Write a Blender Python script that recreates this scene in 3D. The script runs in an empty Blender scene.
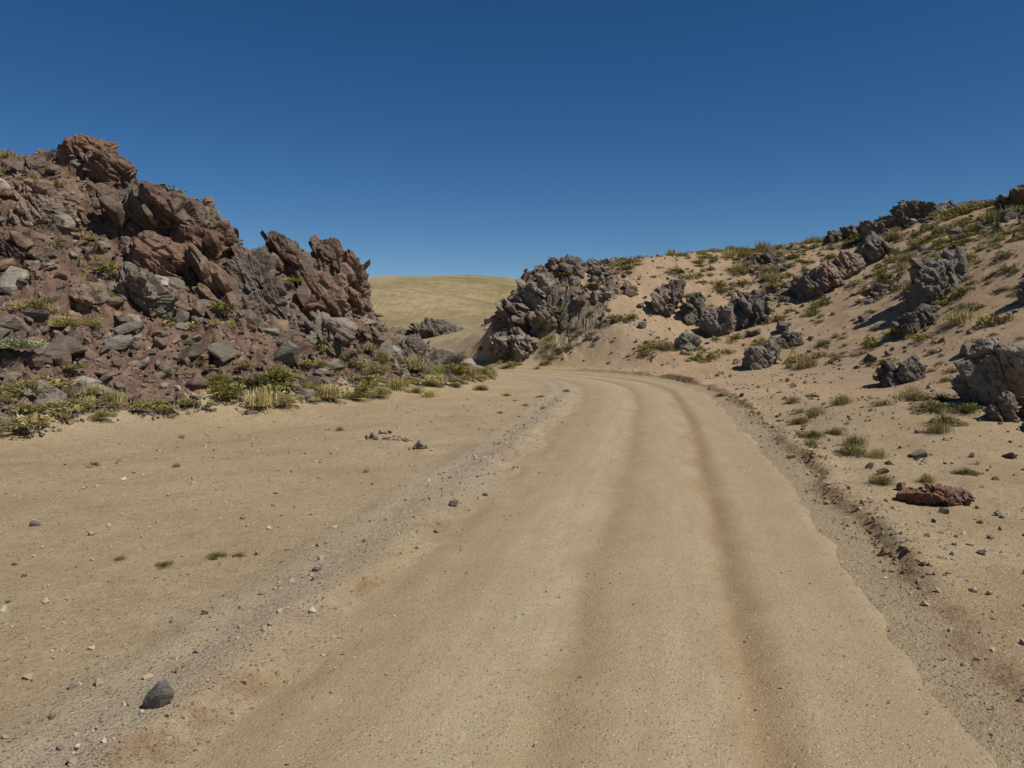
import bpy, bmesh, math, numpy as np
from mathutils import Vector
rng = np.random.default_rng(7)
scene = bpy.context.scene

# ------------------------------------------------------------ noise
def _h(ix, iy, iz, seed):
    n = (ix.astype(np.int64)*374761393 + iy.astype(np.int64)*668265263 + iz.astype(np.int64)*1274126177 + seed*974634777) & 0xFFFFFFFF
    n = ((n ^ (n >> 13)) * 1274126177) & 0xFFFFFFFF
    n = ((n ^ (n >> 16)) * 2246822519) & 0xFFFFFFFF
    n = n ^ (n >> 15)
    return (n & 0xFFFFFF) / float(0xFFFFFF)
def n2(x, y, seed=0):
    ix = np.floor(x); iy = np.floor(y); fx = x-ix; fy = y-iy
    fx = fx*fx*(3-2*fx); fy = fy*fy*(3-2*fy); z = np.zeros_like(ix)
    a = _h(ix, iy, z, seed); b = _h(ix+1, iy, z, seed); c = _h(ix, iy+1, z, seed); d = _h(ix+1, iy+1, z, seed)
    return (a*(1-fx)+b*fx)*(1-fy)+(c*(1-fx)+d*fx)*fy
def fbm2(x, y, seed=0, o=4):
    s = 0; a = .5; t = 0
    for i in range(o):
        s = s+a*n2(x+17.3*i, y-9.1*i, seed+i); t += a; a *= .5; x = x*2.03; y = y*2.03
    return s/t*2-1
def n3(x, y, z, seed=0):
    ix = np.floor(x); iy = np.floor(y); iz = np.floor(z); fx = x-ix; fy = y-iy; fz = z-iz
    fx = fx*fx*(3-2*fx); fy = fy*fy*(3-2*fy); fz = fz*fz*(3-2*fz); r = 0
    for k in (0, 1):
        a = _h(ix, iy, iz+k, seed); b = _h(ix+1, iy, iz+k, seed); c = _h(ix, iy+1, iz+k, seed); d = _h(ix+1, iy+1, iz+k, seed)
        v = (a*(1-fx)+b*fx)*(1-fy)+(c*(1-fx)+d*fx)*fy
        r = r+v*(fz if k else 1-fz)
    return r
def fbm3(p, s, seed=0, o=4):
    r = 0; a = .5; t = 0; q = p*s
    for i in range(o):
        r = r+a*n3(q[:, 0]+i*7.7, q[:, 1], q[:, 2], seed+i); t += a; a *= .5; q = q*2.07
    return r/t*2-1
def cell2(x, y, seed, tilt=.8):
    ix = np.floor(x); iy = np.floor(y); f1 = np.full(x.shape, 9.); f2 = np.full(x.shape, 9.); h = np.zeros(x.shape); z = np.zeros_like(ix)
    for i in (-1, 0, 1):
        for j in (-1, 0, 1):
            cx = ix+i; cy = iy+j
            px = cx+_h(cx, cy, z, seed); py = cy+_h(cx, cy, z+1, seed)
            dx = x-px; dy = y-py; d = np.sqrt(dx*dx+dy*dy)
            hh = _h(cx, cy, z+2, seed)+tilt*((_h(cx, cy, z+3, seed)-.5)*2*dx+(_h(cx, cy, z+4, seed)-.5)*2*dy)
            m = d < f1
            f2 = np.where(m, f1, np.minimum(f2, d)); f1 = np.where(m, d, f1); h = np.where(m, hh, h)
    return h, f2-f1
def cell3(p, seed, tilt=.7):
    x, y, z = p[:, 0], p[:, 1], p[:, 2]
    ix = np.floor(x); iy = np.floor(y); iz = np.floor(z); f1 = np.full(x.shape, 9.); f2 = f1.copy(); h = np.zeros(x.shape)
    for i in (-1, 0, 1):
        for j in (-1, 0, 1):
            for k in (-1, 0, 1):
                cx = ix+i; cy = iy+j; cz = iz+k
                dx = x-cx-_h(cx, cy, cz, seed); dy = y-cy-_h(cx, cy, cz, seed+1); dz = z-cz-_h(cx, cy, cz, seed+2)
                d = np.sqrt(dx*dx+dy*dy+dz*dz)
                hh = _h(cx, cy, cz, seed+3)+tilt*2*((_h(cx, cy, cz, seed+4)-.5)*dx+(_h(cx, cy, cz, seed+5)-.5)*dy+(_h(cx, cy, cz, seed+6)-.5)*dz)
                m = d < f1
                f2 = np.where(m, f1, np.minimum(f2, d)); f1 = np.where(m, d, f1); h = np.where(m, hh, h)
    return h, f2-f1
def ss(a, b, x):
    t = np.clip((x-a)/(b-a), 0, 1); return t*t*(3-2*t)

# ------------------------------------------------------------ road centre line
cp = [(-3.4, -16), (-1.3, -5), (-.3, 0), (.55, 4.5), (1.42, 9.1), (2.35, 13.8), (3.4, 19.5), (4.3, 25), (4.9, 30), (4.7, 34.5), (3.0, 38.8), (-.3, 41.8), (-3.6, 44.6), (-6.0, 49), (-8, 55), (-12, 62), (-20, 70), (-32, 78), (-50, 84)]
cp = np.array(cp, float); pts = []
for i in range(1, len(cp)-2):
    p0, p1, p2, p3 = cp[i-1], cp[i], cp[i+1], cp[i+2]
    n = max(2, int(np.linalg.norm(p2-p1)/.1))
    for k in range(n):
        t = k/n
        pts.append(.5*((2*p1)+(-p0+p2)*t+(2*p0-5*p1+4*p2-p3)*t*t+(-p0+3*p1-3*p2+p3)*t**3))
road = np.array(pts); rtan = np.gradient(road, axis=0); rtan /= np.linalg.norm(rtan, axis=1)[:, None]
rnor = np.stack([rtan[:, 1], -rtan[:, 0]], 1)
rs = np.concatenate([[0], np.cumsum(np.linalg.norm(np.diff(road, axis=0), axis=1))])
def lateral(x, y):
    t = np.full(x.shape, 99.)
    m = (x > -60) & (x < 14) & (y < 92)
    xs = x[m]; ys = y[m]; b = np.full(xs.shape, 1e9); tt = t[m]
    for i in range(0, len(road), 6):
        dx = xs-road[i, 0]; dy = ys-road[i, 1]; d = dx*dx+dy*dy
        k = d < b
        b[k] = d[k]; tt[k] = (dx*rnor[i, 0]+dy*rnor[i, 1])[k]
    sg = np.where(tt >= 0, 1, -1); dist = np.sqrt(b)
    tt = np.where(dist > 4, sg*dist, tt)
    t[m] = tt
    return t

# ------------------------------------------------------------ terrain
C = np.array([
 (-5,10,0),(-8,14,0),(-15,5,0),(-4,18,0),(-2,25,0),(-20,0,0.2),(0,0,0),(8,0,0),(6,15,0),(8,25,0),(9,31,0),(-5,-6,0),(0,-15,0),(-1,14,0),(3,20,0),(1,34,0),(4,30,0),(10,8,0),(12,15,.2),
 (-30,-10,1),(20,-10,1),(1,38,0),(5,36,0),
 (-10.2,15.5,0),(-8.2,20,0),(-5.3,25.5,.1),(-0.9,31,0),(-16,12,0.4),(-22,11,1.5),
 (-11.5,18,.9),(-14,22,3.3),(-12.2,24,3.3),(-9.5,24.5,2.4),(-7.2,27,1.6),(-5.0,30,1.2),
 (-19.2,30,8.3),(-15.3,30,8.0),(-13.3,29.5,6.4),(-11.7,30,5.9),(-10.2,30,4.5),(-8.2,31,4.3),(-6.7,32,3.9),(-5.8,33,2.6),(-5.4,36,1.9),(-3.4,36.5,1.1),(-1.2,36,.1),
 (-20,38,8),(-13,38,4.6),(-9,39.5,2.1),(-25,25,9.0),(-30,35,11),(-28,15,6),(-35,50,12),(-14,46,2.5),(-25,60,4),(-18,22,5.2),
 (-3.8,45,0),(-6.2,50,0),(-8,56,0),(-12,63,0),(-20,71,0),(-2,41.5,0),
 (-1.2,47.5,1.0),(.6,45.2,.6),(-.5,48,3.0),(1.2,48.5,4.6),(3.6,50,6.0),(5.6,50.5,5.8),(8.3,52,6.5),(4.8,44,1.7),(2.5,43.2,.8),(6.5,47,4.0),
 (13.2,56,7.4),(19.4,58,8.0),(24.5,58,8.7),(27.4,52,9.4),(30.7,48,9.9),(38,45,11.4),(45,35,12),(40,20,8),(30,5,4),
 (8.7,38,.15),(10.6,45,2.3),(13,36,.5),(16.6,46,4.0),(13.1,28,.15),(17.5,36,2.4),(20.8,38,4.6),(13.4,21,.2),(18.6,29,2.3),(23,36,5.7),(20,16,1.2),(25,25,4),
 (11.6,18.6,.75),(22,48,6.8),
 (8,62,6.3),(15,70,7),(25,72,8),(35,60,11),(2,60,4.5),(-1.5,55,1.8),(0,75,3)], float)
def phi(d2): return np.sqrt(d2+2.0)
_D = (C[:, None, 0]-C[None, :, 0])**2+(C[:, None, 1]-C[None, :, 1])**2
_n = len(C); A = np.zeros((_n+1, _n+1)); A[:_n, :_n] = phi(_D)-np.eye(_n)*.05; A[:_n, _n] = 1; A[_n, :_n] = 1
W = np.linalg.solve(A, np.append(C[:, 2], 0))
def base_h(x, y):
    h = np.full(x.shape, W[_n])
    for i in range(_n):
        h += W[i]*phi((x-C[i, 0])**2+(y-C[i, 1])**2)
    return h
def wobble(x, y): return .20*fbm2(x/1.3, y/1.3, 70, 4)+.10*fbm2(x/.28, y/.28, 71, 3)
def terrain(x, y):
    hb = base_h(np.clip(x, -60, 70), np.clip(y, -40, 100))
    r = np.sqrt(x*x+(y-25)**2)
    k = ss(62, 120, r)
    far = 1.0+2*fbm2(x/90, y/90, 50)+19.5*np.exp(-((x+8)/70)**2-((y-330)/90)**2)+12*np.exp(-((x+110)/80)**2-((y-300)/110)**2)+22*ss(350, 1200, r)*(.6+.5*fbm2(x/300, y/300, 60))
    far += 1.8*fbm2(x/25, y/25, 51)*ss(120, 250, r)+6.5*np.exp(-((x+22)/26)**2-((y-150)/28)**2)
    h = hb*(1-k)+far*k
    t = lateral(x, y); at = np.abs(t)
    nz = fbm2(x/6, y/6, 3)
    left = ss(.2, .9, h+.45*fbm2(x/1.7, y/1.7, 5, 3)+.1)*ss(0.5, -1.5, x)*(1-ss(41, 44, y))*(1-ss(60, 70, r))
    left = np.maximum(left, ss(2.5, 6, h)*ss(-4, -8, x)*(1-k))
    cen = np.exp(-((x-2.4)/4.4)**4-((y-49.3)/4.6)**4)*ss(-.12, .12, fbm2(x/2.2, y/2.2, 8, 3)+.22)
    cr = fbm2(x/3.2, y/3.2, 12, 3)
    right = ss(.30, .46, cr+.2*ss(6.5, 9.5, h)-.12*ss(3, 1, h))*ss(3, 6, x)*ss(.6, 1.6, h)*(1-k)
    rock = np.clip(np.maximum(np.maximum(left, cen), right*.7), 0, 1)*ss(3.2, 4.4, at)
    flat = ss(2.6, 6, at)
    plain = .04+.05*ss(3, 7, at)+.05*nz*ss(2.6, 5, at)+.018*fbm2(x/.9, y/.9, 4)+.011*fbm2(x/.25, y/.25, 6, 3)
    sand = .14*fbm2(x/2.5, y/2.5, 21)*ss(.4, 2, h)+.07*fbm2(x/.6, y/.6, 22)*ss(.4, 2, h)
    wx = x+.35*fbm2(x/1.1, y/1.1, 30, 3); wy = y+.35*fbm2(x/1.1, y/1.1, 31, 3)
    c1, e1 = cell2(wx/2.3+wy*.12, wy/1.7, 33); c2, e2 = cell2(wx/.95, wy/.75-wx*.2, 34); c3, e3 = cell2(wx/.42, wy/.36, 35)
    amp = (.35+.65*ss(.8, 4, h))*np.where(x > 6, .55, 1)
    rr = amp*(1.0*(c1-.5)-.3*ss(.12, 0, e1))+.5*(c2-.5)*(.5+.5*amp)-.14*ss(.12, 0, e2)+.17*(c3-.5)+.04*fbm2(x/.2, y/.2, 36, 2)
    wob = wobble(x, y)
    inner = 1-ss(1.9, 2.75, at)
    hf = h*flat+plain*(1-inner)+sand
    near = 1-ss(50, 60, r)
    lip = (ss(2.70, 2.79, t+wob)*.14+.06*np.exp(-((t+wob-2.95)/.22)**2))*(t > 0)*near
    lip *= np.clip(.65+1.2*fbm2(x/2.0, y/2.0, 72, 3), .12, 1.3)
    wind = (.06*np.exp(-((t-wob+2.75)/.3)**2)+.045*np.exp(-((t-wob+3.4)/.2)**2))*near*(.7+.6*fbm2(x/1.5, y/1.5, 73, 2))
    lb = -.07*ss(-2.75, -2.55, t-wob*1.6)*ss(0., -1, t)*ss(-.1, .2, fbm2(x/1.2, y/1.2, 74, 3))*near
    hf = hf+lip*(1-ss(5, 9, t))+wind+lb-.045*inner
    hf = hf+rock*rr
    red = ss(-.25, .3, fbm2(x/4+3, y/4, 90, 4)+.15*ss(2, -6, x))
    return hf, rock, h, t, red

def graded(lo, f0, f1, hi, fine, g, mid, G):
    a = list(np.arange(f0, f1, fine)); s = fine; v = a[-1]
    while v < hi:
        s *= g if v-f1 < mid else G
        v += s; a.append(v)
    s = fine; v = f0; L = []
    while v > lo:
        s *= g if f0-v < mid else G
        v -= s; L.append(v)
    return np.array(L[::-1]+a)
gx = graded(-2200, -17, 11, 2200, .072, 1.009, 26, 1.09)
gy = graded(-400, 3, 34, 3200, .085, 1.009, 34, 1.09)
X, Y = np.meshgrid(gx, gy); nx, ny = len(gx), len(gy)
fx, fy = X.ravel(), Y.ravel()
Z, ROCK, HB, T, RED = terrain(fx, fy)

def mesh_from(name, V, F, mat, smooth=False, attrs=None, cols=None):
    me = bpy.data.meshes.new(name)
    V = np.asarray(V, np.float32); F = np.asarray(F, np.int32)
    k = F.shape[1]
    me.vertices.add(len(V)); me.vertices.foreach_set('co', V.ravel())
    me.loops.add(F.size); me.loops.foreach_set('vertex_index', F.ravel())
    me.polygons.add(len(F)); me.polygons.foreach_set('loop_start', np.arange(0, F.size, k, dtype=np.int32))
    me.polygons.foreach_set('loop_total', np.full(len(F), k, np.int32))
    me.polygons.foreach_set('use_smooth', smooth if isinstance(smooth, np.ndarray) else np.full(len(F), smooth, bool))
    me.update(calc_edges=True)
    for an, av in (attrs or {}).items():
        a = me.attributes.new(an, 'FLOAT', 'POINT'); a.data.foreach_set('value', np.asarray(av, np.float32))
    for an, av in (cols or {}).items():
        a = me.attributes.new(an, 'FLOAT_COLOR', 'POINT')
        c = np.ones((len(V), 4), np.float32); c[:, :3] = av; a.data.foreach_set('color', c.ravel())
    me.materials.append(mat)
    ob = bpy.data.objects.new(name, me); scene.collection.objects.link(ob)
    return ob

# ------------------------------------------------------------ materials
class M:
    def __init__(s, name, rough=.95):
        s.m = bpy.data.materials.new(name); s.m.use_nodes = True; s.t = s.m.node_tree; s.n = s.t.nodes
        s.b = s.n['Principled BSDF']; s.b.inputs['Roughness'].default_value = rough
        s.b.inputs['Specular IOR Level'].default_value = .15
        s.geo = s.n.new('ShaderNodeNewGeometry')
    def L(s, a, b): s.t.links.new(a, b)
    def put(s, sock, v):
        if hasattr(v, 'is_output'): s.L(v, sock)
        elif isinstance(v, tuple): sock.default_value = (*v, 1) if len(v) == 3 else v
        else: sock.default_value = v
    def noise(s, scale, detail=5, rough=.6, vec=None):
        n = s.n.new('ShaderNodeTexNoise'); n.inputs['Scale'].default_value = scale; n.inputs['Detail'].default_value = detail; n.inputs['Roughness'].default_value = rough
        s.L(vec or s.geo.outputs['Position'], n.inputs['Vector']); return n.outputs['Fac']
    def voro(s, scale, feature='F1', vec=None, dim='3D'):
        n = s.n.new('ShaderNodeTexVoronoi'); n.voronoi_dimensions = dim; n.feature = feature; n.inputs['Scale'].default_value = scale
        s.L(vec or s.geo.outputs['Position'], n.inputs['Vector']); return n
    def attr(s, name):
        n = s.n.new('ShaderNodeAttribute'); n.attribute_name = name; return n
    def ramp(s, fac, stops):
        n = s.n.new('ShaderNodeValToRGB'); s.put(n.inputs[0], fac); e = n.color_ramp.elements
        while len(e) < len(stops): e.new(.5)
        for i, (p, c) in enumerate(stops):
            e[i].position = p; e[i].color = (*c, 1) if isinstance(c, tuple) else (c, c, c, 1)
        return n.outputs[0]
    def mix(s, fac, a, b, mode='MIX'):
        n = s.n.new('ShaderNodeMix'); n.data_type = 'RGBA'; n.blend_type = mode
        s.put(n.inputs[0], fac); s.put(n.inputs[6], a); s.put(n.inputs[7], b); return n.outputs[2]
    def math(s, op, a, b=0., c=None):
        n = s.n.new('ShaderNodeMath'); n.operation = op; s.put(n.inputs[0], a); s.put(n.inputs[1], b)
        if c is not None: s.put(n.inputs[2], c)
        return n.outputs[0]
    def mapr(s, v, a, b, c=0., d=1.):
        n = s.n.new('ShaderNodeMapRange'); s.put(n.inputs[0], v)
        for i, q in enumerate((a, b, c, d)): n.inputs[i+1].default_value = q
        return n.outputs[0]
    def bump(s, h, dist, strength=1., prev=None):
        n = s.n.new('ShaderNodeBump'); n.inputs['Distance'].default_value = dist; n.inputs['Strength'].default_value = strength
        s.L(h, n.inputs['Height'])
        if prev: s.L(prev, n.inputs['Normal'])
        return n.outputs[0]
    def end(s, col, nrm=None):
        s.put(s.b.inputs['Base Color'], col)
        if nrm: s.L(nrm, s.b.inputs['Normal'])
        return s.m

def gravel_layer(m, col, amount, scale=38.):
    v = m.voro(scale, dim='2D'); sep = m.n.new('ShaderNodeSeparateColor'); m.L(v.outputs['Color'], sep.inputs[0])
    size = m.math('MULTIPLY_ADD', sep.outputs[0], .35, .12)
    ins = m.math('LESS_THAN', v.outputs['Distance'], size)
    pick = m.math('LESS_THAN', sep.outputs[1], amount)
    f = m.math('MULTIPLY', ins, pick)
    pc = m.ramp(sep.outputs[2], [(0, (.20, .155, .105)), (.3, (.29, .225, .15)), (.6, (.40, .32, .215)), (.85, (.49, .42, .32)), (1, (.62, .56, .47))])
    return m.mix(m.math('MULTIPLY', f, .8), col, pc), m.math('MULTIPLY', f, m.math('SUBTRACT', size, v.outputs['Distance']))

m = M('desert_ground')
ro = m.attr('rock').outputs['Fac']; red = m.attr('red').outputs['Fac']; warm = m.attr('warm').outputs['Fac']; grav = m.attr('gravel').outputs['Fac']; farv = m.attr('far').outputs['Fac']; bank = m.attr('bank').outputs['Fac']
s1 = m.ramp(m.noise(.55, 6), [(.3, (.375, .28, .16)), (.5, (.445, .342, .203)), (.7, (.505, .40, .25))])
s2 = m.ramp(m.noise(.8, 6), [(.3, (.38, .255, .155)), (.7, (.49, .345, .215))])
sand = m.mix(warm, s1, s2)
sand = m.mix(m.mapr(m.noise(9, 6, .7), .35, .7, 0, .6), sand, (.31, .22, .12))
sand = m.mix(m.mapr(m.noise(2.3, 7, .7), .53, .70, 0, .55), sand, (.315, .20, .105))
grc = m.ramp(m.noise(45, 4), [(.3, (.33, .265, .18)), (.7, (.53, .46, .345))])
sand = m.mix(m.math('MULTIPLY', grav, .55), sand, grc)
sand, ph = gravel_layer(m, sand, m.math('ADD', .16, m.math('MULTIPLY', grav, .45)), 28)
sand, ph2 = gravel_layer(m, sand, m.math('ADD', .30, m.math('MULTIPLY', grav, .4)), 70)
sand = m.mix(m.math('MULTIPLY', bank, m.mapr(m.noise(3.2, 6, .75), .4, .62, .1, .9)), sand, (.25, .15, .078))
rn = m.noise(1.6, 7, .7); rn2 = m.noise(7, 6, .7)
rc_r = m.ramp(rn, [(.3, (.095, .062, .046)), (.5, (.19, .12, .083)), (.7, (.29, .195, .14))])
rc_g = m.ramp(rn, [(.3, (.09, .074, .06)), (.5, (.175, .143, .112)), (.7, (.28, .23, .18))])
rc = m.mix(red, rc_g, rc_r)
rc = m.mix(m.mapr(rn2, .5, .7, 0, .65), rc, (.32, .24, .165))
rc = m.mix(m.mapr(rn2, .44, .3, 0, .7), rc, (.06, .045, .037))
rf = m.mapr(m.math('ADD', ro, m.mapr(m.noise(3, 6, .7), .3, .7, -.3, .3)), .35, .6)
fc = m.ramp(m.noise(.05, 8, .7), [(.38, (.225, .18, .085)), (.5, (.305, .24, .12)), (.64, (.39, .30, .175))])
fc = m.mix(m.mapr(m.noise(.35, 7, .75), .47, .60, 0, .6), fc, (.185, .155, .07))
col = m.mix(farv, sand, fc)
col = m.mix(rf, col, rc)
nb = m.bump(m.noise(3.5, 7, .7), .10, .5)
nb = m.bump(m.noise(28, 5, .7), .016, .9, nb)
nb = m.bump(m.math('ADD', ph, m.math('MULTIPLY', ph2, .4)), .045, .8, nb)
ground_mat = m.end(col, nb)

m = M('dirt_road')
lat = m.attr('lat').outputs['Fac']; al = m.attr('along').outputs['Fac']
lw = m.math('ADD', lat, m.mapr(m.noise(.7, 4), .3, .7, -.22, .22))
tt = m.mapr(lw, -2.8, 2.8)
def pos(t): return (t+2.8)/5.6
gr = (.42, .33, .205); br = (.32, .205, .108); gl = (.48, .39, .25)
rcol = m.ramp(tt, [(pos(-2.5), gl), (pos(-2.0), (.34, .245, .14)), (pos(-1.3), gr), (pos(-.75), gl), (pos(-.35), (.35, .25, .14)), (pos(.1), gr), (pos(.6), (.46, .365, .23)), (pos(.95), br), (pos(1.12), (.37, .255, .145)), (pos(1.5), gr), (pos(2.1), (.37, .28, .165)), (pos(2.6), gl)])
cmb = m.n.new('ShaderNodeCombineXYZ'); m.L(m.math('MULTIPLY', lat, 6.), cmb.inputs[0]); m.L(m.math('MULTIPLY', al, .35), cmb.inputs[1])
st = m.noise(1., 5, .6, cmb.outputs[0])
rcol = m.mix(m.mapr(st, .35, .7, 0, .6), rcol, (.345, .255, .148))
rcol = m.mix(m.mapr(m.noise(1.1, 7, .7), .5, .7, 0, .45), rcol, (.46, .385, .265))
rcol = m.mix(m.mapr(m.noise(14, 5, .7), .4, .75, 0, .45), rcol, (.30, .21, .12))
rcol, p1 = gravel_layer(m, rcol, .28, 42)
rcol, p2 = gravel_layer(m, rcol, .45, 90)
nb = m.bump(m.noise(2.5, 6, .6), .05, .35)
nb = m.bump(m.noise(40, 4, .7), .011, .8, nb)
nb = m.bump(m.math('ADD', p1, m.math('MULTIPLY', p2, .5)), .03, .65, nb)
road_mat = m.end(rcol, nb)

def rock_material(name):
    m = M(name, .9)
    tint = m.attr('tint').outputs['Color']
    a = m.noise(2.2, 7, .72); b = m.noise(11, 6, .7); big = m.noise(.75, 4, .6)
    mp = m.n.new('ShaderNodeMapping'); mp.inputs['Rotation'].default_value = (.5, .9, .3); mp.inputs['Scale'].default_value = (1.2, 1.2, 5)
    m.L(m.geo.outputs['Position'], mp.inputs[0]); c = m.noise(1.6, 6, .65, mp.outputs[0])
    col = m.mix(m.mapr(a, .35, .65, 0, 1), m.mix(1., tint, (.72, .69, .67), 'MULTIPLY'), m.mix(1., tint, (1.35, 1.32, 1.27), 'MULTIPLY'))
    col = m.mix(m.mapr(big, .48, .62, 0, .5), col, (.19, .17, .14))
    col = m.mix(m.mapr(c, .46, .3, 0, .65), col, (.06, .047, .04))
    col = m.mix(m.mapr(b, .52, .72, 0, .5), col, (.35, .285, .215))
    li = m.noise(4.3, 6, .75)
    col = m.mix(m.mapr(li, .60, .68, 0, .55), col, (.34, .34, .235))
    nz = m.n.new('ShaderNodeSeparateXYZ'); m.L(m.geo.outputs['Normal'], nz.inputs[0])
    dust = m.math('MULTIPLY', m.mapr(nz.outputs[2], .7, .97, 0, .45), m.mapr(b, .4, .6))
    col = m.mix(dust, col, (.37, .28, .185))
    nb = m.bump(a, .13, 1.); nb = m.bump(c, .08, 1., nb); nb = m.bump(b, .035, 1., nb)
    return m.end(col, nb)
rock_mat = rock_material('fractured_rock')
m = M('foliage', .8)
leaf_mat = m.end(m.mix(m.mapr(m.noise(9, 3), .3, .7, 0, .2), m.attr('tint').outputs['Color'], (.14, .12, .045)))
m = M('pebble_stone', .85)
peb_mat = m.end(m.mix(m.mapr(m.noise(60, 4), .35, .7, 0, .5), m.attr('tint').outputs['Color'], (.29, .23, .155)), m.bump(m.noise(90, 3), .004))

# ------------------------------------------------------------ build ground + road
idx = np.arange(nx*ny).reshape(ny, nx)
F = np.stack([idx[:-1, :-1], idx[:-1, 1:], idx[1:, 1:], idx[1:, :-1]], -1).reshape(-1, 4)
R = np.sqrt(fx*fx+fy*fy)
warm = ss(1, 7, fx)*ss(20, 40, fy+fx)
gravel = np.clip(.75*np.exp(-((T+3.0)/.5)**2)+.3*np.exp(-((T-2.4)/.3)**2)+.35*ss(.1, .4, fbm2(fx/3, fy/3, 44)), 0, 1)
wb = wobble(fx, fy)
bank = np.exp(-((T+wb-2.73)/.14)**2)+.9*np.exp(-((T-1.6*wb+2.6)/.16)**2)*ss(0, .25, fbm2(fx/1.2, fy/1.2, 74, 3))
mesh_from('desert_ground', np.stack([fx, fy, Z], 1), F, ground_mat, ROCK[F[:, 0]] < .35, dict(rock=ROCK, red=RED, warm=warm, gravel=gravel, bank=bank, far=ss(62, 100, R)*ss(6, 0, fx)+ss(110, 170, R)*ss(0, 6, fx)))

tl = np.linspace(-2.9, 2.9, 84); sel = np.arange(0, len(road), 1)
cx = road[sel, 0][:, None]+rnor[sel, 0][:, None]*tl; cy = road[sel, 1][:, None]+rnor[sel, 1][:, None]*tl
TT = np.broadcast_to(tl, cx.shape).ravel(); SS = np.broadcast_to(rs[sel][:, None], cx.shape).ravel()
rx, ry = cx.ravel(), cy.ravel()
ed = np.abs(TT)+.26*fbm2(rx/.9, ry/.9, 80, 4)
rz = .012+.014*fbm2(rx/1.5, ry/1.5, 81)+.009*fbm2(rx/.2, ry/.2, 82, 3)
for c, w, a in ((.95, .13, .04), (-.4, .18, .028), (-1.75, .22, .02), (.3, .3, -.012), (1.25, .1, -.012)):
    rz -= a*np.exp(-((TT-c-.06*fbm2(SS/4, TT*0+c, 83))/w)**2)
rz -= .10*ss(1.85, 2.75, ed)
ri = np.arange(len(rx)).reshape(len(sel), len(tl))
RF = np.stack([ri[:-1, :-1], ri[:-1, 1:], ri[1:, 1:], ri[1:, :-1]], -1).reshape(-1, 4)
mesh_from('dirt_road', np.stack([rx, ry, rz], 1), RF, road_mat, True, dict(lat=TT, along=SS))

# ------------------------------------------------------------ rocks
def ico(sub):
    bm = bmesh.new(); bmesh.ops.create_icosphere(bm, subdivisions=sub, radius=1)
    v = np.array([q.co[:] for q in bm.verts]); f = np.array([[w.index for w in q.verts] for q in bm.faces]); bm.free(); return v, f
ICO = {k: ico(k) for k in (3, 5, 6)}
def hull_rock(r, n, bev=0., box=.6):
    p = r.normal(size=(n, 3)); p /= np.linalg.norm(p, axis=1)[:, None]
    q = p/np.abs(p).max(1)[:, None]; p = p*(1-box)+q*box*.8
    bm = bmesh.new(); vs = [bm.verts.new(a) for a in p]
    o = bmesh.ops.convex_hull(bm, input=vs)
    bmesh.ops.delete(bm, geom=[g for g in o['geom_interior'] if isinstance(g, bmesh.types.BMVert)], context='VERTS')
    bmesh.ops.dissolve_limit(bm, angle_limit=.25, verts=bm.verts[:], edges=bm.edges[:])
    if bev:
        bmesh.ops.bevel(bm, geom=bm.edges[:], offset=bev, segments=1, affect='EDGES', clamp_overlap=True)
    bmesh.ops.triangulate(bm, faces=bm.faces[:])
    bm.verts.ensure_lookup_table(); bm.verts.index_update()
    v = np.array([a.co[:] for a in bm.verts]); f = np.array([[w.index for w in a.verts] for a in bm.faces]); bm.free()
    return v, f
_r = np.random.default_rng(55)
TEMP = {2: [hull_rock(_r, 16, .05) for _ in range(24)], 1: [hull_rock(_r, 10) for _ in range(16)]}
def poly_rock(sub, r, nplanes=14):
    v, f = ICO[sub]
    N = r.normal(size=(nplanes, 3)); N /= np.linalg.norm(N, axis=1)[:, None]
    N = np.vstack([N, -N[:4]]); d = r.uniform(.55, 1., len(N))
    dot = v@N.T; rad = np.where(dot > .05, d/np.maximum(dot, .05), 9).min(1); rad = np.minimum(rad, 1.2)
    return v*rad[:, None], f
def euler(rx, ry, rz):
    cx, sx, cy, sy, cz, sz = math.cos(rx), math.sin(rx), math.cos(ry), math.sin(ry), math.cos(rz), math.sin(rz)
    return np.array([[cz, -sz, 0], [sz, cz, 0], [0, 0, 1]])@np.array([[cy, 0, sy], [0, 1, 0], [-sy, 0, cy]])@np.array([[1, 0, 0], [0, cx, -sx], [0, sx, cx]])
REDS = np.array([(.20, .125, .088), (.25, .165, .118), (.165, .112, .085), (.28, .20, .147), (.145, .12, .10), (.215, .185, .155)])
GREYS = np.array([(.195, .175, .147), (.155, .137, .117), (.24, .215, .18), (.165, .138, .11), (.26, .23, .19), (.13, .117, .102)])
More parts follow.
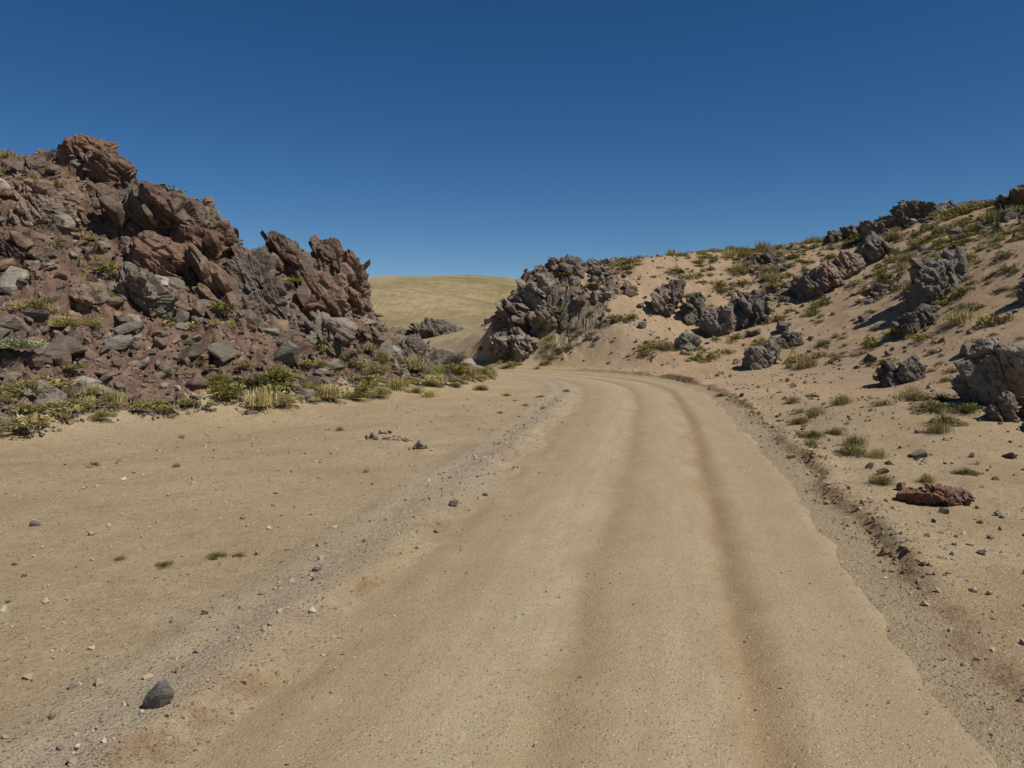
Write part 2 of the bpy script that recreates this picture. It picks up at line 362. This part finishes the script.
def crag_geo(loc, size, rot, seed, sub=5, jag=1., dipn=None):
    """fractured outcrop: faceted core + joint blocks + bedding ledges (dipn = bedding normal, world)"""
    r = np.random.default_rng(seed)
    v, f = poly_rock(sub, r, 18)
    nrm = v/np.linalg.norm(v, axis=1)[:, None]
    Rm = euler(*rot); S = np.array(size); p = (v*S)@Rm.T; nrm = nrm@Rm.T
    sc = float(S.mean())
    if dipn is None: dipn = np.array([.75, -.15, .6])
    dn = np.array(dipn, float); dn /= np.linalg.norm(dn)
    u1 = np.cross(dn, [0, 1, .2]); u1 /= np.linalg.norm(u1); u2 = np.cross(dn, u1)
    pr = np.stack([p@u1, p@u2, p@dn], 1)
    a, e = cell3(pr*np.array([.9, .9, 1.7])/sc+seed, seed); b, e2 = cell3(pr*np.array([1.9, 1.9, 4.6])/sc+seed, seed+20)
    c, e3 = cell3(pr*np.array([5, 5, 11.])/sc, seed+40)
    u = pr[:, 2]*3.1/sc+.5*fbm3(pr, 1.2/sc, seed+5)+seed*.37; fr = u-np.floor(u)
    d = jag*sc*(.30*(a-.5)-.10*ss(.1, 0, e)+.13*(b-.5)-.04*ss(.08, 0, e2)+.05*(c-.5)+.10*(fr-.5)*(fr < .93)+.035*fbm3(pr, 6/sc, seed))
    return p+nrm*d[:, None]+np.array(loc), f
def crag(name, parts, pal, seed, sub=5, slabs=12, dip=(.15, .55, .3), jag=1., dipn=None):
    r = np.random.default_rng(seed); V = []; F = []; Cc = []; o = 0
    for i, (l, s, ro_) in enumerate(parts):
        v, f = crag_geo(l, s, ro_, seed*31+i*7, sub, jag, dipn); V.append(v); F.append(f+o); o += len(v)
        base = pal[r.integers(len(pal))]
        Cc.append(np.tile(base*r.uniform(.85, 1.15), (len(v), 1)))
        Rm = euler(*ro_)
        for k in range(slabs):
            d = r.normal(size=3); d[2] = abs(d[2])*.7-.2; d[1] -= .3; d /= np.linalg.norm(d)
            c = Rm@(d*np.array(s)*r.uniform(.68, .84))+np.array(l)
            sz = float(np.mean(s))*r.uniform(.18, .5)
            v, f = TEMP[2][r.integers(24)]
            v = v*np.array([1, r.uniform(.6, .9), r.uniform(.28, .55)])*sz
            rr = euler(dip[0]+r.normal()*.2, dip[1]+r.normal()*.2, dip[2]+r.normal()*.4)
            V.append(v@rr.T+c); F.append(f+o); o += len(v)
            Cc.append(np.tile((base*.7+.3*pal[r.integers(len(pal))])*r.uniform(.8, 1.2), (len(v), 1)))
    return mesh_from(name, np.vstack(V), np.vstack(F), rock_mat, False, None, dict(tint=np.vstack(Cc)))
def gz(x, y):
    h = terrain(np.array([float(x)]), np.array([float(y)])); return float(h[0][0])
def gbase(x, y): return float(base_h(np.array([float(x)]), np.array([float(y)]))[0])

LD = (.1, .95, .1); LN = (.85, -.2, .5)
crag('rock_outcrop', [((-15.3, 29.6, 8.6), (1.0, 1.0, .8), (.2, -.3, .4)), ((-14.4, 29.2, 7.9), (1.1, 1.1, .9), (.1, .35, .1)), ((-16.6, 29.2, 7.7), (1.3, 1.2, .7), (.3, .1, 1))], REDS[[0, 2]], 1, 6, 3, jag=.8)
crag('rock_outcrop', [((-12.2, 28.0, 5.9), (2.0, 1.5, 1.45), (.1, .35, .2)), ((-10.7, 28.0, 5.2), (1.2, 1.2, 1.5), (.2, .3, .7)), ((-13.9, 28.4, 6.3), (1.5, 1.3, 1.1), (.1, .2, 1.2)), ((-12.0, 26.8, 4.5), (1.6, 1.1, 1.2), (.1, .2, .4))], REDS[:3], 2, 6, 4, LD, .85)
crag('rock_outcrop', [((-9.2, 26.8, 2.9), (.7, 1.0, 2.3), (.0, -.65, .1)), ((-9.9, 25.9, 2.6), (.7, .9, 1.7), (.1, -.7, .3)), ((-8.6, 28.0, 3.5), (.8, 1.0, 2.0), (0, -.5, .3)), ((-8.2, 27.0, 2.0), (.7, .9, 1.5), (0, -.6, .3))], REDS[[0, 2, 4, 1]], 3, 6, 4, LD, 1, LN)
crag('rock_outcrop', [((-8.5, 30.0, 4.7), (.9, .9, 1.35), (.1, -.4, .1)), ((-7.15, 31.0, 4.7), (.75, .85, 1.35), (.1, -.25, .5)), ((-6.3, 31.6, 3.8), (.8, .9, 1.6), (.1, -.3, .9)), ((-7.4, 30.0, 3.4), (1.1, 1., 1.5), (.1, -.5, .9)), ((-9.4, 29.6, 4.5), (.9, .9, 1.1), (.1, -.4, .1))], REDS[[0, 1, 2]], 4, 6, 4, LD, .85, LN)
crag('rock_outcrop', [((-19, 29, 7.9), (1.8, 1.4, .9), (.1, .2, .3)), ((-17.3, 25.5, 6.0), (1.3, 1.2, 1.1), (.1, .2, .3)), ((-15.4, 26.6, 6.2), (1.4, 1.2, 1.2), (.1, .4, .3))], REDS, 5, 6, 5)
crag('rock_outcrop', [((-12.8, 23.2, 3.2), (1.2, .9, .9), (.1, .3, .3)), ((-11.3, 24.2, 3.2), (1.1, .8, 1.0), (.3, .2, 1.3)), ((-14.6, 24, 4.4), (1.2, .9, 1.0), (.1, .3, .3)), ((-13.2, 20.8, 2.0), (1.0, .8, .7), (.1, .3, .3))], REDS[2:], 6, 6, 5)
crag('rock_outcrop', [((-6.6, 28.3, 2.0), (.9, .8, 1.1), (.1, -.3, .3)), ((-5.6, 30, 1.8), (.9, .8, 1.0), (.3, .2, 1.3)), ((-7.6, 26.4, 1.5), (.8, .7, .9), (.1, -.3, .3)), ((-4.2, 32.5, 1.2), (.9, .8, .8), (.1, -.3, .3))], REDS, 7, 5, 8, LD, 1, LN)
CP = np.vstack([GREYS[:5], GREYS[3:4], REDS[4:6], REDS[1:2]])*1.2
crag('rock_outcrop', [((.1, 47.6, 2.8), (1.3, 1.1, 1.6), (.1, .3, .3)), ((1.6, 48, 4.2), (1.5, 1.2, 1.5), (.1, .4, .1)), ((3.3, 49, 5.6), (1.4, 1.2, 1.1), (.1, .3, .5)), ((-.7, 46.9, 1.3), (1.0, 1.0, 1.2), (.1, .3, .9)), ((4.9, 50, 5.6), (1.1, 1.1, .8), (.1, .2, .5)), ((2.2, 46.9, 2.5), (1.3, .9, 1.2), (.1, .3, .5)), ((.7, 46.2, 1.1), (1.1, .8, 1.0), (.1, .3, .5)), ((3.6, 47.5, 3.6), (1.1, .9, 1.0), (.1, .3, .5))], CP, 8, 5, 22, jag=.85)
crag('rock_outcrop', [((-7.3, 74, 1.9), (1.9, 1.5, 1.6), (0, .1, .3)), ((-9.5, 75, 1.2), (2.2, 1.5, 1.2), (0, .1, .3)), ((-5.6, 75, 1.2), (1.7, 1.5, 1.0), (0, .1, .3))], GREYS*.6, 9)
def R_(x, y, w, h, seed, pal=GREYS, n=3, sub=5, sink=.25, slabs=7):
    r = np.random.default_rng(seed); P = []
    for i in range(n):
        ox = (i-(n-1)/2)*w*.32+r.uniform(-.1, .1)*w; k = r.uniform(.7, 1.05)*(1-.25*abs(i-(n-1)/2)/max(1, n/2))
        xx, yy = x+ox, y+r.uniform(-.2, .2)*w
        P.append(((xx, yy, gbase(xx, yy)+.1+h*k*(.5-sink)), (w*.30*r.uniform(.8, 1.2), w*.28, h*.6*k), (r.uniform(-.3, .3), r.uniform(.1, .6), r.uniform(0, 3))))
    crag('rock_outcrop', P, pal, seed, sub, slabs, (.2, .7, .2), .75)
BR = np.vstack([REDS[2:5], GREYS[:1]])
R_(9.4, 46, 2.7, 2.9, 21, BR)
R_(12.6, 44.5, 3.5, 2.9, 22)
R_(9.2, 42.2, 1.6, 1.3, 23, GREYS, 2)
R_(11.9, 37.5, 2.2, 1.7, 24, GREYS, 2)
R_(13.6, 40, 1.8, 1.3, 25, GREYS, 2)
R_(18.9, 46.5, 3.9, 2.3, 26, BR, 4)
R_(19.6, 37, 2.8, 3.2, 27, GREYS, 3)
R_(17.2, 34.5, 2.1, 1.5, 28, GREYS, 2)
R_(13.9, 28.5, 1.8, 1.5, 29, GREYS, 2)
R_(25.5, 52, 4.5, 1.4, 30, GREYS, 4)
R_(29.8, 47, 3.5, 1.3, 31, GREYS, 3)
R_(22.5, 54, 3, 1.2, 32, GREYS, 3)
R_(16, 52, 2.5, 1.2, 37, BR, 2)
R_(21.0, 31, 2.2, 1.7, 38, GREYS, 3)
crag('boulder', [((10.95, 17.7, 1.55), (.9, .8, .85), (.1, .25, .3)), ((11.8, 18.3, 1.1), (.9, .8, .7), (.1, .25, 1.3)), ((10.6, 18.1, .9), (.5, .5, .6), (.1, .25, 1.3))], GREYS[[0, 2]]*1.2, 33, 6, 0, jag=.8)
crag('boulder', [((9.7, 16.0, .22), (.32, .3, .24), (.1, .1, .3)), ((10.4, 15.9, .32), (.48, .35, .36), (.1, .3, 1)), ((10.2, 16.7, .6), (.45, .3, .4), (.1, .3, 2)), ((11.0, 16.6, .7), (.5, .4, .45), (.1, .3, 2))], REDS[2:5], 34, 5, 3)
crag('boulder', [((5.8, 10.8, .17), (.42, .28, .21), (.05, .1, .2)), ((6.2, 10.9, .1), (.22, .2, .14), (.1, .1, 1)), ((5.5, 10.9, .1), (.18, .2, .14), (.1, .1, 1))], np.array([(.25, .13, .095)]), 35, 5, 4, jag=.7)
def stone(x, y, s, seed, col, rot=(0, 0, 0), sq=(1, .8, .7)):
    r = np.random.default_rng(seed); v, f = poly_rock(3, r, 12); v = v*np.array(sq)*s
    v = v+(v/np.linalg.norm(v, axis=1)[:, None])*(fbm3(v, 2.5/s, seed)*.08*s)[:, None]
    v = v@euler(*rot).T+np.array([x, y, gz(x, y)+s*sq[2]*.45])
    mesh_from('stone', v, f, rock_mat, False, None, dict(tint=np.tile(col, (len(v), 1))))
stone(-2.25, 4.93, .10, 50, (.235, .235, .225), (.3, .5, .3), (.95, .7, 1.15))
stone(-.80, 10.7, .085, 51, (.22, .18, .15)); stone(-1.95, 7.8, .05, 52, (.15, .15, .14)); stone(-5.7, 9.4, .06, 53, (.2, .18, .16))
stone(-.4, 11.6, .05, 54, (.2, .17, .15)); stone(4.7, 6.9, .07, 55, (.34, .28, .2)); stone(4.2, 5.6, .05, 56, (.3, .25, .2))

def scatter(name, xs, ys, zs, sizes, pals, sub, mat, flatness=(.45, .9), sink=.2, seed=0):
    r = np.random.default_rng(seed); V = []; F = []; Cc = []; o = 0; n_ = len(TEMP[sub])
    for x, y, z, s, pal in zip(xs, ys, zs, sizes, pals):
        v, f = TEMP[sub][r.integers(n_)]
        sq = np.array([1, r.uniform(.55, .95), r.uniform(*flatness)])
        rot = euler(r.normal()*.35, r.normal()*.35, r.uniform(0, 6.28))
        V.append(((v*sq)@rot.T)*s+np.array([x, y, z+s*sq[2]*(.5-sink)])); F.append(f+o); o += len(v)
        Cc.append(np.tile(pal[r.integers(len(pal))]*r.uniform(.75, 1.3), (len(v), 1)))
    return mesh_from(name, np.vstack(V), np.vstack(F), mat, False, None, dict(tint=np.vstack(Cc)))
def pick(n, x0, x1, y0, y1, prob, seed):
    r = np.random.default_rng(seed); x = r.uniform(x0, x1, n); y = r.uniform(y0, y1, n)
    z, ro_, hb, t, rd = terrain(x, y); p = prob(x, y, ro_, hb, t)
    k = r.uniform(size=n) < p; return x[k], y[k], z[k], rd[k], t[k]
r = np.random.default_rng(3)
LG = GREYS*1.45
x, y, z, rd, t = pick(16000, -24, 0, 13, 42, lambda x, y, ro_, hb, t: .32*(ro_ > .4), 11)
s = .14*(1-r.uniform(size=len(x)))**-.42; s = np.minimum(s, .7)
scatter('hillside_rocks', x, y, z, s, [REDS if q > .4 else LG for q in r.uniform(size=len(x))], 2, rock_mat, (.25, .8), .3, seed=1)
x, y, z, rd, t = pick(40000, -22, 1, 12, 40, lambda x, y, ro_, hb, t: .5*(ro_ > .12)+.10*(hb > .10), 12)
s = .05*(1-r.uniform(size=len(x)))**-.3; s = np.minimum(s, .18)
scatter('scree', x, y, z, s, [REDS if q > .4 else LG for q in r.uniform(size=len(x))], 1, rock_mat, seed=2)
x, y, z, rd, t = pick(34000, -3, 40, 24, 66, lambda x, y, ro_, hb, t: (.33*(ro_ > .25)+.03*(hb > .5))*(np.abs(t) > 3.4), 13)
s = .12*(1-r.uniform(size=len(x)))**-.42; s = np.minimum(s, .55)
scatter('hillside_rocks', x, y, z, s, [GREYS if q > .25 else REDS for q in r.uniform(size=len(x))], 2, rock_mat, seed=3)
x, y, z, rd, t = pick(46000, 4.5, 40, 5, 60, lambda x, y, ro_, hb, t: (.25*(ro_ > .1)+.13)*(np.abs(t) > 3.0), 14)
s = .035*(1-r.uniform(size=len(x)))**-.42; s = np.minimum(s, .2)
scatter('scree', x, y, z, s, [GREYS if q > .35 else REDS for q in r.uniform(size=len(x))], 1, rock_mat, seed=4)
PEB = np.array([(.38, .31, .22), (.33, .26, .18), (.43, .36, .26), (.27, .22, .165), (.22, .19, .16), (.47, .41, .33)])
x, y, z, rd, t = pick(100000, -9, 9, 3.2, 26, lambda x, y, ro_, hb, t: np.clip((.18+.65*np.exp(-((t+3.0)/.4)**2)+.45*np.exp(-((t-2.9)/.5)**2))*(np.abs(t) > 2.0)+.035*(np.abs(t) <= 2.0), 0, 1), 15)
z = np.maximum(z, np.where(np.abs(t) < 2.1, .01, -9))
s = .007*(1-r.uniform(size=len(x)))**-.43; s = np.where(np.abs(t) < 2.1, np.minimum(s, .016), np.minimum(s, .045))
scatter('gravel', x, y, z, s, [PEB]*len(x), 1, peb_mat, (.5, .9), .15, seed=5)
CL = np.array([(.33, .24, .14), (.28, .19, .105), (.39, .30, .185)])
x, y, z, rd, t = pick(60000, 1, 9, 3.2, 34, lambda x, y, ro_, hb, t: .7*np.exp(-((t+wobble(x, y)-2.74)/.16)**2)*ss(-.25, .2, fbm2(x/1.3, y/1.3, 140)), 16)
s = .016*(1-r.uniform(size=len(x)))**-.42; s = np.minimum(s, .10)
scatter('earth_clods', x, y, z, s, [CL]*len(x), 1, peb_mat, (.5, .9), .15, seed=6)

# ------------------------------------------------------------ plants
def shrub_geo(r, n, leaf, kind):
    if kind == 'tuft':
        a = r.uniform(0, 6.28, n); tilt = np.abs(r.normal(0, .6, n)); L = r.uniform(.5, 1.1, n)
        d = np.stack([np.cos(a)*np.sin(tilt), np.sin(a)*np.sin(tilt), np.cos(tilt)], 1)
        b = np.stack([r.normal(0, .25, n), r.normal(0, .25, n), np.full(n, -.05)], 1)
        tip = b+d*L[:, None]; mid = b+d*(L*.55)[:, None]+np.array([0, 0, .06])
        side = np.stack([-np.sin(a), np.cos(a), np.zeros(n)], 1)*leaf*.5
        V = np.stack([b-side, b+side, mid+side*.8, mid-side*.8, tip+side*.15, tip-side*.15], 1).reshape(-1, 3)
        i = np.arange(n)*6
        F = np.concatenate([np.stack([i, i+1, i+2, i+3], 1), np.stack([i+3, i+2, i+4, i+5], 1)])
        return V, F, np.repeat(r.uniform(.6, 1.3, n), 6)
    nl = 11; lc = r.normal(size=(nl, 3)); lc[:, 2] = np.abs(lc[:, 2])*.5; lc /= np.linalg.norm(lc, axis=1)[:, None]; lc *= r.uniform(.25, .72, nl)[:, None]; lr = r.uniform(.2, .45, nl)
    w = r.integers(nl, size=n); d = r.normal(size=(n, 3)); d /= np.linalg.norm(d, axis=1)[:, None]
    c = lc[w]+d*(lr[w]*r.uniform(.5, 1.15, n)**.5)[:, None]; c[:, 2] = np.abs(c[:, 2])*.85
    up = c/np.linalg.norm(c, axis=1)[:, None]+r.normal(0, .5, (n, 3)); up /= np.linalg.norm(up, axis=1)[:, None]
    sd = np.cross(up, r.normal(size=(n, 3))); sd /= np.linalg.norm(sd, axis=1)[:, None]
    lf = leaf*r.uniform(.6, 1.4, n)[:, None]
    V = np.stack([c-sd*lf*.25-up*lf, c+sd*lf*.25-up*lf, c+sd*lf*.4+up*lf*.2, c+up*lf], 1).reshape(-1, 3)
    i = np.arange(n)*4; F = np.stack([i, i+1, i+2, i+3], 1)
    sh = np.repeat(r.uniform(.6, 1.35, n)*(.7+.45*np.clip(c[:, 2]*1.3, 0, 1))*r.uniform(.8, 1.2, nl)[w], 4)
    nt = max(12, n//14); a = r.uniform(0, 6.28, nt); el = r.uniform(.1, 1.4, nt)
    tp = np.stack([np.cos(a)*np.cos(el), np.sin(a)*np.cos(el), np.sin(el)*.8], 1)*r.uniform(.6, 1, nt)[:, None]
    s2 = np.stack([-np.sin(a), np.cos(a), np.zeros(nt)], 1)*.015; b = np.tile([0, 0, -.05], (nt, 1))
    V2 = np.stack([b-s2, b+s2, tp+s2*.3, tp-s2*.3], 1).reshape(-1, 3); j = np.arange(nt)*4+len(V)
    F2 = np.stack([j, j+1, j+2, j+3], 1)
    return np.vstack([V, V2]), np.vstack([F, F2]), np.concatenate([sh, np.full(nt*4, .5)])
r = np.random.default_rng(77)
ST = {('bush', 0): [shrub_geo(r, 420, .085, 'bush') for _ in range(8)], ('bush', 1): [shrub_geo(r, 1800, .045, 'bush') for _ in range(5)],
      ('tuft', 0): [shrub_geo(r, 300, .03, 'tuft') for _ in range(5)], ('tuft', 1): [shrub_geo(r, 500, .018, 'tuft') for _ in range(4)]}
GREEN = np.array([(.29, .265, .065), (.34, .305, .085), (.24, .225, .06), (.40, .345, .11)])
DRY = np.array([(.46, .38, .16), (.39, .32, .14), (.33, .28, .135), (.52, .44, .20)])
def plants(name, items, lod):
    V = []; F = []; Cc = []; o = 0
    for (x, y, z, s, kind, col, hs) in items:
        L = ST[(kind, lod)]; v, f, sh = L[r.integers(len(L))]
        a = r.uniform(0, 6.28); rot = euler(0, 0, a)
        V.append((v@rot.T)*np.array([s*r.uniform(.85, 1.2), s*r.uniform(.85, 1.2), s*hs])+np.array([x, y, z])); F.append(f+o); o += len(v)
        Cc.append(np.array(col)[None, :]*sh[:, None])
    return mesh_from(name, np.vstack(V), np.vstack(F), leaf_mat, False, None, dict(tint=np.clip(np.vstack(Cc), 0, 1)))
def rc_(P): return P[r.integers(len(P))]*r.uniform(.8, 1.2)
items = []
x, y, z, rd, t = pick(7000, 2, 44, 22, 66, lambda x, y, ro_, hb, t: (.28+.6*ss(3, 8, hb)*ss(7, 16, x)+.4*(ro_ > .2))*(hb > .45)*(np.abs(t) > 4)*(.3+.7*ss(-.3, .15, fbm2(x/4, y/4, 99)+.1)), 20)
for a, b, c in zip(x, y, z):
    g = r.uniform() < .72; items.append((a, b, c-.03, min(.8, .21*(1-r.uniform())**-.48), 'bush' if g or r.uniform() < .5 else 'tuft', rc_(GREEN) if g else rc_(DRY), r.uniform(.6, .95)))
for (a, b, sz) in [(23.0,53.5,.9),(24,54,.8),(28,50,1.0),(27,51,.9),(29,49.5,.9),(20.5,47.5,.8),(19.8,48.2,.8),(18.5,50,.8),(17.8,51,.7),(21.5,38.5,.7),(20.0,39.5,.7),(18.2,36.5,.7),(17.8,35.2,.6),(14.8,45.5,.6),(10.6,47,.6),(6.8,50.6,.7),(7.6,51,.6),(12.0,52,.6),(18.6,35.8,.6),(3.2,45.5,.6),(2.6,45,.6),(1.8,44.8,.5),(9.8,41.9,.5),(14.5,28.9,.4),(5.2,48,.6),(4.6,47,.5),(.2,45.3,.6),(-.8,45.4,.5),(20.5,36,.6),(22,41,.7),(24.5,44,.7),(26,46,.7),(16.5,43,.6),(10.5,43.6,.5)]:
    for q in range(3):
        aa, bb = a+r.normal()*.45, b+r.normal()*.45
        items.append((aa, bb, gz(aa, bb)-.03, sz*r.uniform(.6, 1), 'bush', rc_(GREEN), r.uniform(.6, .9)))
x, y, z, rd, t = pick(3400, -22, 0, 14, 38, lambda x, y, ro_, hb, t: .42*(hb > .3)*ss(-.12, .15, fbm2(x/2.0, y/2.0, 98)+.03)+.5*(hb > .10)*(hb < 1.0), 21)
for a, b, c in zip(x, y, z):
    g = r.uniform() < .62; items.append((a, b-.1, c+.12, min(.75, .24*(1-r.uniform())**-.4), 'bush' if g or r.uniform() < .7 else 'tuft', rc_(GREEN)*1.05 if g else rc_(DRY), r.uniform(.5, .85)))
plants('hillside_shrubs', items, 0)
fg = [(-3.55, 8.0, .12, 'bush', 0), (-3.15, 8.35, .13, 'bush', 0), (-2.92, 8.4, .10, 'bush', 0), (-4.1, 8.2, .10, 'tuft', 1),
 (6.15, 14.4, .42, 'bush', 1), (6.6, 15.3, .36, 'tuft', 0), (6.3, 16.6, .34, 'bush', 0), (5.9, 15.6, .25, 'tuft', 1), (6.5, 14.1, .3, 'tuft', 1), (6.9, 16.8, .35, 'bush', 1), (6.9, 19, .35, 'bush', 1), (7.4, 19.4, .35, 'tuft', 1), (8.5, 20.5, .4, 'tuft', 1), (9.0, 21.6, .36, 'bush', 1), (7.6, 21, .33, 'bush', 0), (8.2, 23.2, .35, 'tuft', 1),
 (5.6, 12.0, .26, 'tuft', 0), (6.3, 12.0, .2, 'tuft', 1), (7.1, 12.4, .24, 'bush', 0), (9.0, 16.6, .5, 'bush', 1), (9.3, 17.6, .5, 'bush', 1), (10.0, 18.6, .5, 'bush', 0), (8.6, 16.0, .36, 'tuft', 1), (9.9, 19.5, .5, 'bush', 1), (7.8, 11.2, .15, 'tuft', 0), (10.3, 20.5, .5, 'tuft', 1), (8.8, 18.8, .35, 'bush', 1), (9.9, 17.3, .4, 'bush', 2), (12.5, 22.5, .45, 'bush', 0), (12.0, 24.5, .4, 'bush', 1),
 (7.2, 27.5, .3, 'bush', 1), (9.8, 26, .28, 'bush', 0), (-.3, 22, .17, 'bush', 1), (.4, 24, .16, 'tuft', 1), (1.0, 27, .2, 'bush', 1), (-.2, 28, .22, 'bush', 0), (.9, 23, .14, 'tuft', 1), (-3.9, 18, .17, 'tuft', 1), (-7.5, 18.0, .14, 'tuft', 1), (2.0, 29, .18, 'bush', 0), (.1, 25.5, .15, 'bush', 1), (-2.4, 13.0, .1, 'tuft', 1), (-5.6, 13.2, .12, 'tuft', 1), (-4.9, 6.9, .1, 'tuft', 1),
 (-10.9, 18.0, .68, 'bush', 2), (-10.0, 18.2, .5, 'bush', 1), (-9.4, 18.2, .35, 'bush', 2), (-8.2, 22.2, .55, 'bush', 2), (-7.3, 22.9, .6, 'bush', 0), (-6.9, 23.5, .55, 'bush', 2), (-6.1, 24.0, .6, 'bush', 2), (-5.5, 24.4, .55, 'bush', 0), (-4.9, 25.3, .55, 'bush', 2), (-4.3, 26.1, .6, 'bush', 3), (-4.0, 27.6, .6, 'tuft', 3), (-3.3, 27.5, .5, 'bush', 3), (-2.8, 26.8, .4, 'tuft', 3), (-4.8, 27.9, .7, 'bush', 3),
 (-12.8, 21.7, .7, 'bush', 3), (-12.2, 21.9, .6, 'bush', 3), (-11.7, 22.3, .5, 'bush', 3), (-12.0, 23.1, .5, 'bush', 2), (-15.0, 24.2, .65, 'bush', 2), (-14.4, 23.9, .6, 'bush', 2), (-10.5, 24.2, .55, 'bush', 2), (-3.0, 29.2, .5, 'bush', 0), (-2.1, 29.9, .4, 'bush', 0), (-1.2, 29.9, .4, 'bush', 0)]
cols = {0: (.235, .205, .07), 1: (.35, .295, .13), 2: (.27, .26, .055), 3: (.48, .41, .15)}
for (a, b, s, kd, ci) in fg:
    plants('desert_shrub' if kd == 'bush' else 'grass_tuft', [(a, b, gz(a, b)+(.1 if a < -8.9 or (a < -4 and b > 22) else -.01), s, kd, np.array(cols[ci])*r.uniform(.85, 1.15), .75)], 1)
cz_ = max(gz(-12.0, 19.3), gz(-12.3, 19.5), gz(-11.7, 19.5))+.12
plants('cushion_plant', [(-12.0+r.normal()*.12, 19.3+r.normal()*.1, cz_, .56, 'bush', np.array((.50, .51, .30)), .7) for _ in range(5)], 1)

# ------------------------------------------------------------ light, sky, camera
el, az = math.radians(54), math.radians(118)
w = bpy.data.worlds.new('World'); scene.world = w; w.use_nodes = True; nt = w.node_tree
sky = nt.nodes.new('ShaderNodeTexSky'); sky.sky_type = 'NISHITA'; sky.sun_disc = False
sky.sun_elevation = el; sky.sun_rotation = az; sky.altitude = 3600; sky.air_density = 1.0; sky.dust_density = .1; sky.ozone_density = 2.9
hs = nt.nodes.new('ShaderNodeHueSaturation'); hs.inputs['Hue'].default_value = .501; hs.inputs['Saturation'].default_value = 1.28; hs.inputs['Value'].default_value = .78
nt.links.new(sky.outputs[0], hs.inputs['Color']); nt.links.new(hs.outputs[0], nt.nodes['Background'].inputs[0]); nt.nodes['Background'].inputs[1].default_value = .088
S = Vector((math.cos(el)*math.sin(az), math.cos(el)*math.cos(az), math.sin(el)))
sl = bpy.data.lights.new('sun', 'SUN'); sl.energy = 4.15; sl.angle = math.radians(.53); sl.color = (1, .945, .855)
so = bpy.data.objects.new('sun', sl); scene.collection.objects.link(so); so.rotation_euler = S.to_track_quat('Z', 'Y').to_euler(); so.location = S*50
cd = bpy.data.cameras.new('camera'); cd.lens = 28.1; cd.sensor_width = 36; cd.clip_end = 8000; cd.clip_start = .1
co = bpy.data.objects.new('camera', cd); scene.collection.objects.link(co); co.location = (0, 0, 2.5); co.rotation_euler = (math.radians(90-4.25), 0, 0)
scene.camera = co
scene.view_settings.view_transform = 'Standard'; scene.view_settings.look = 'None'; scene.view_settings.exposure = 0
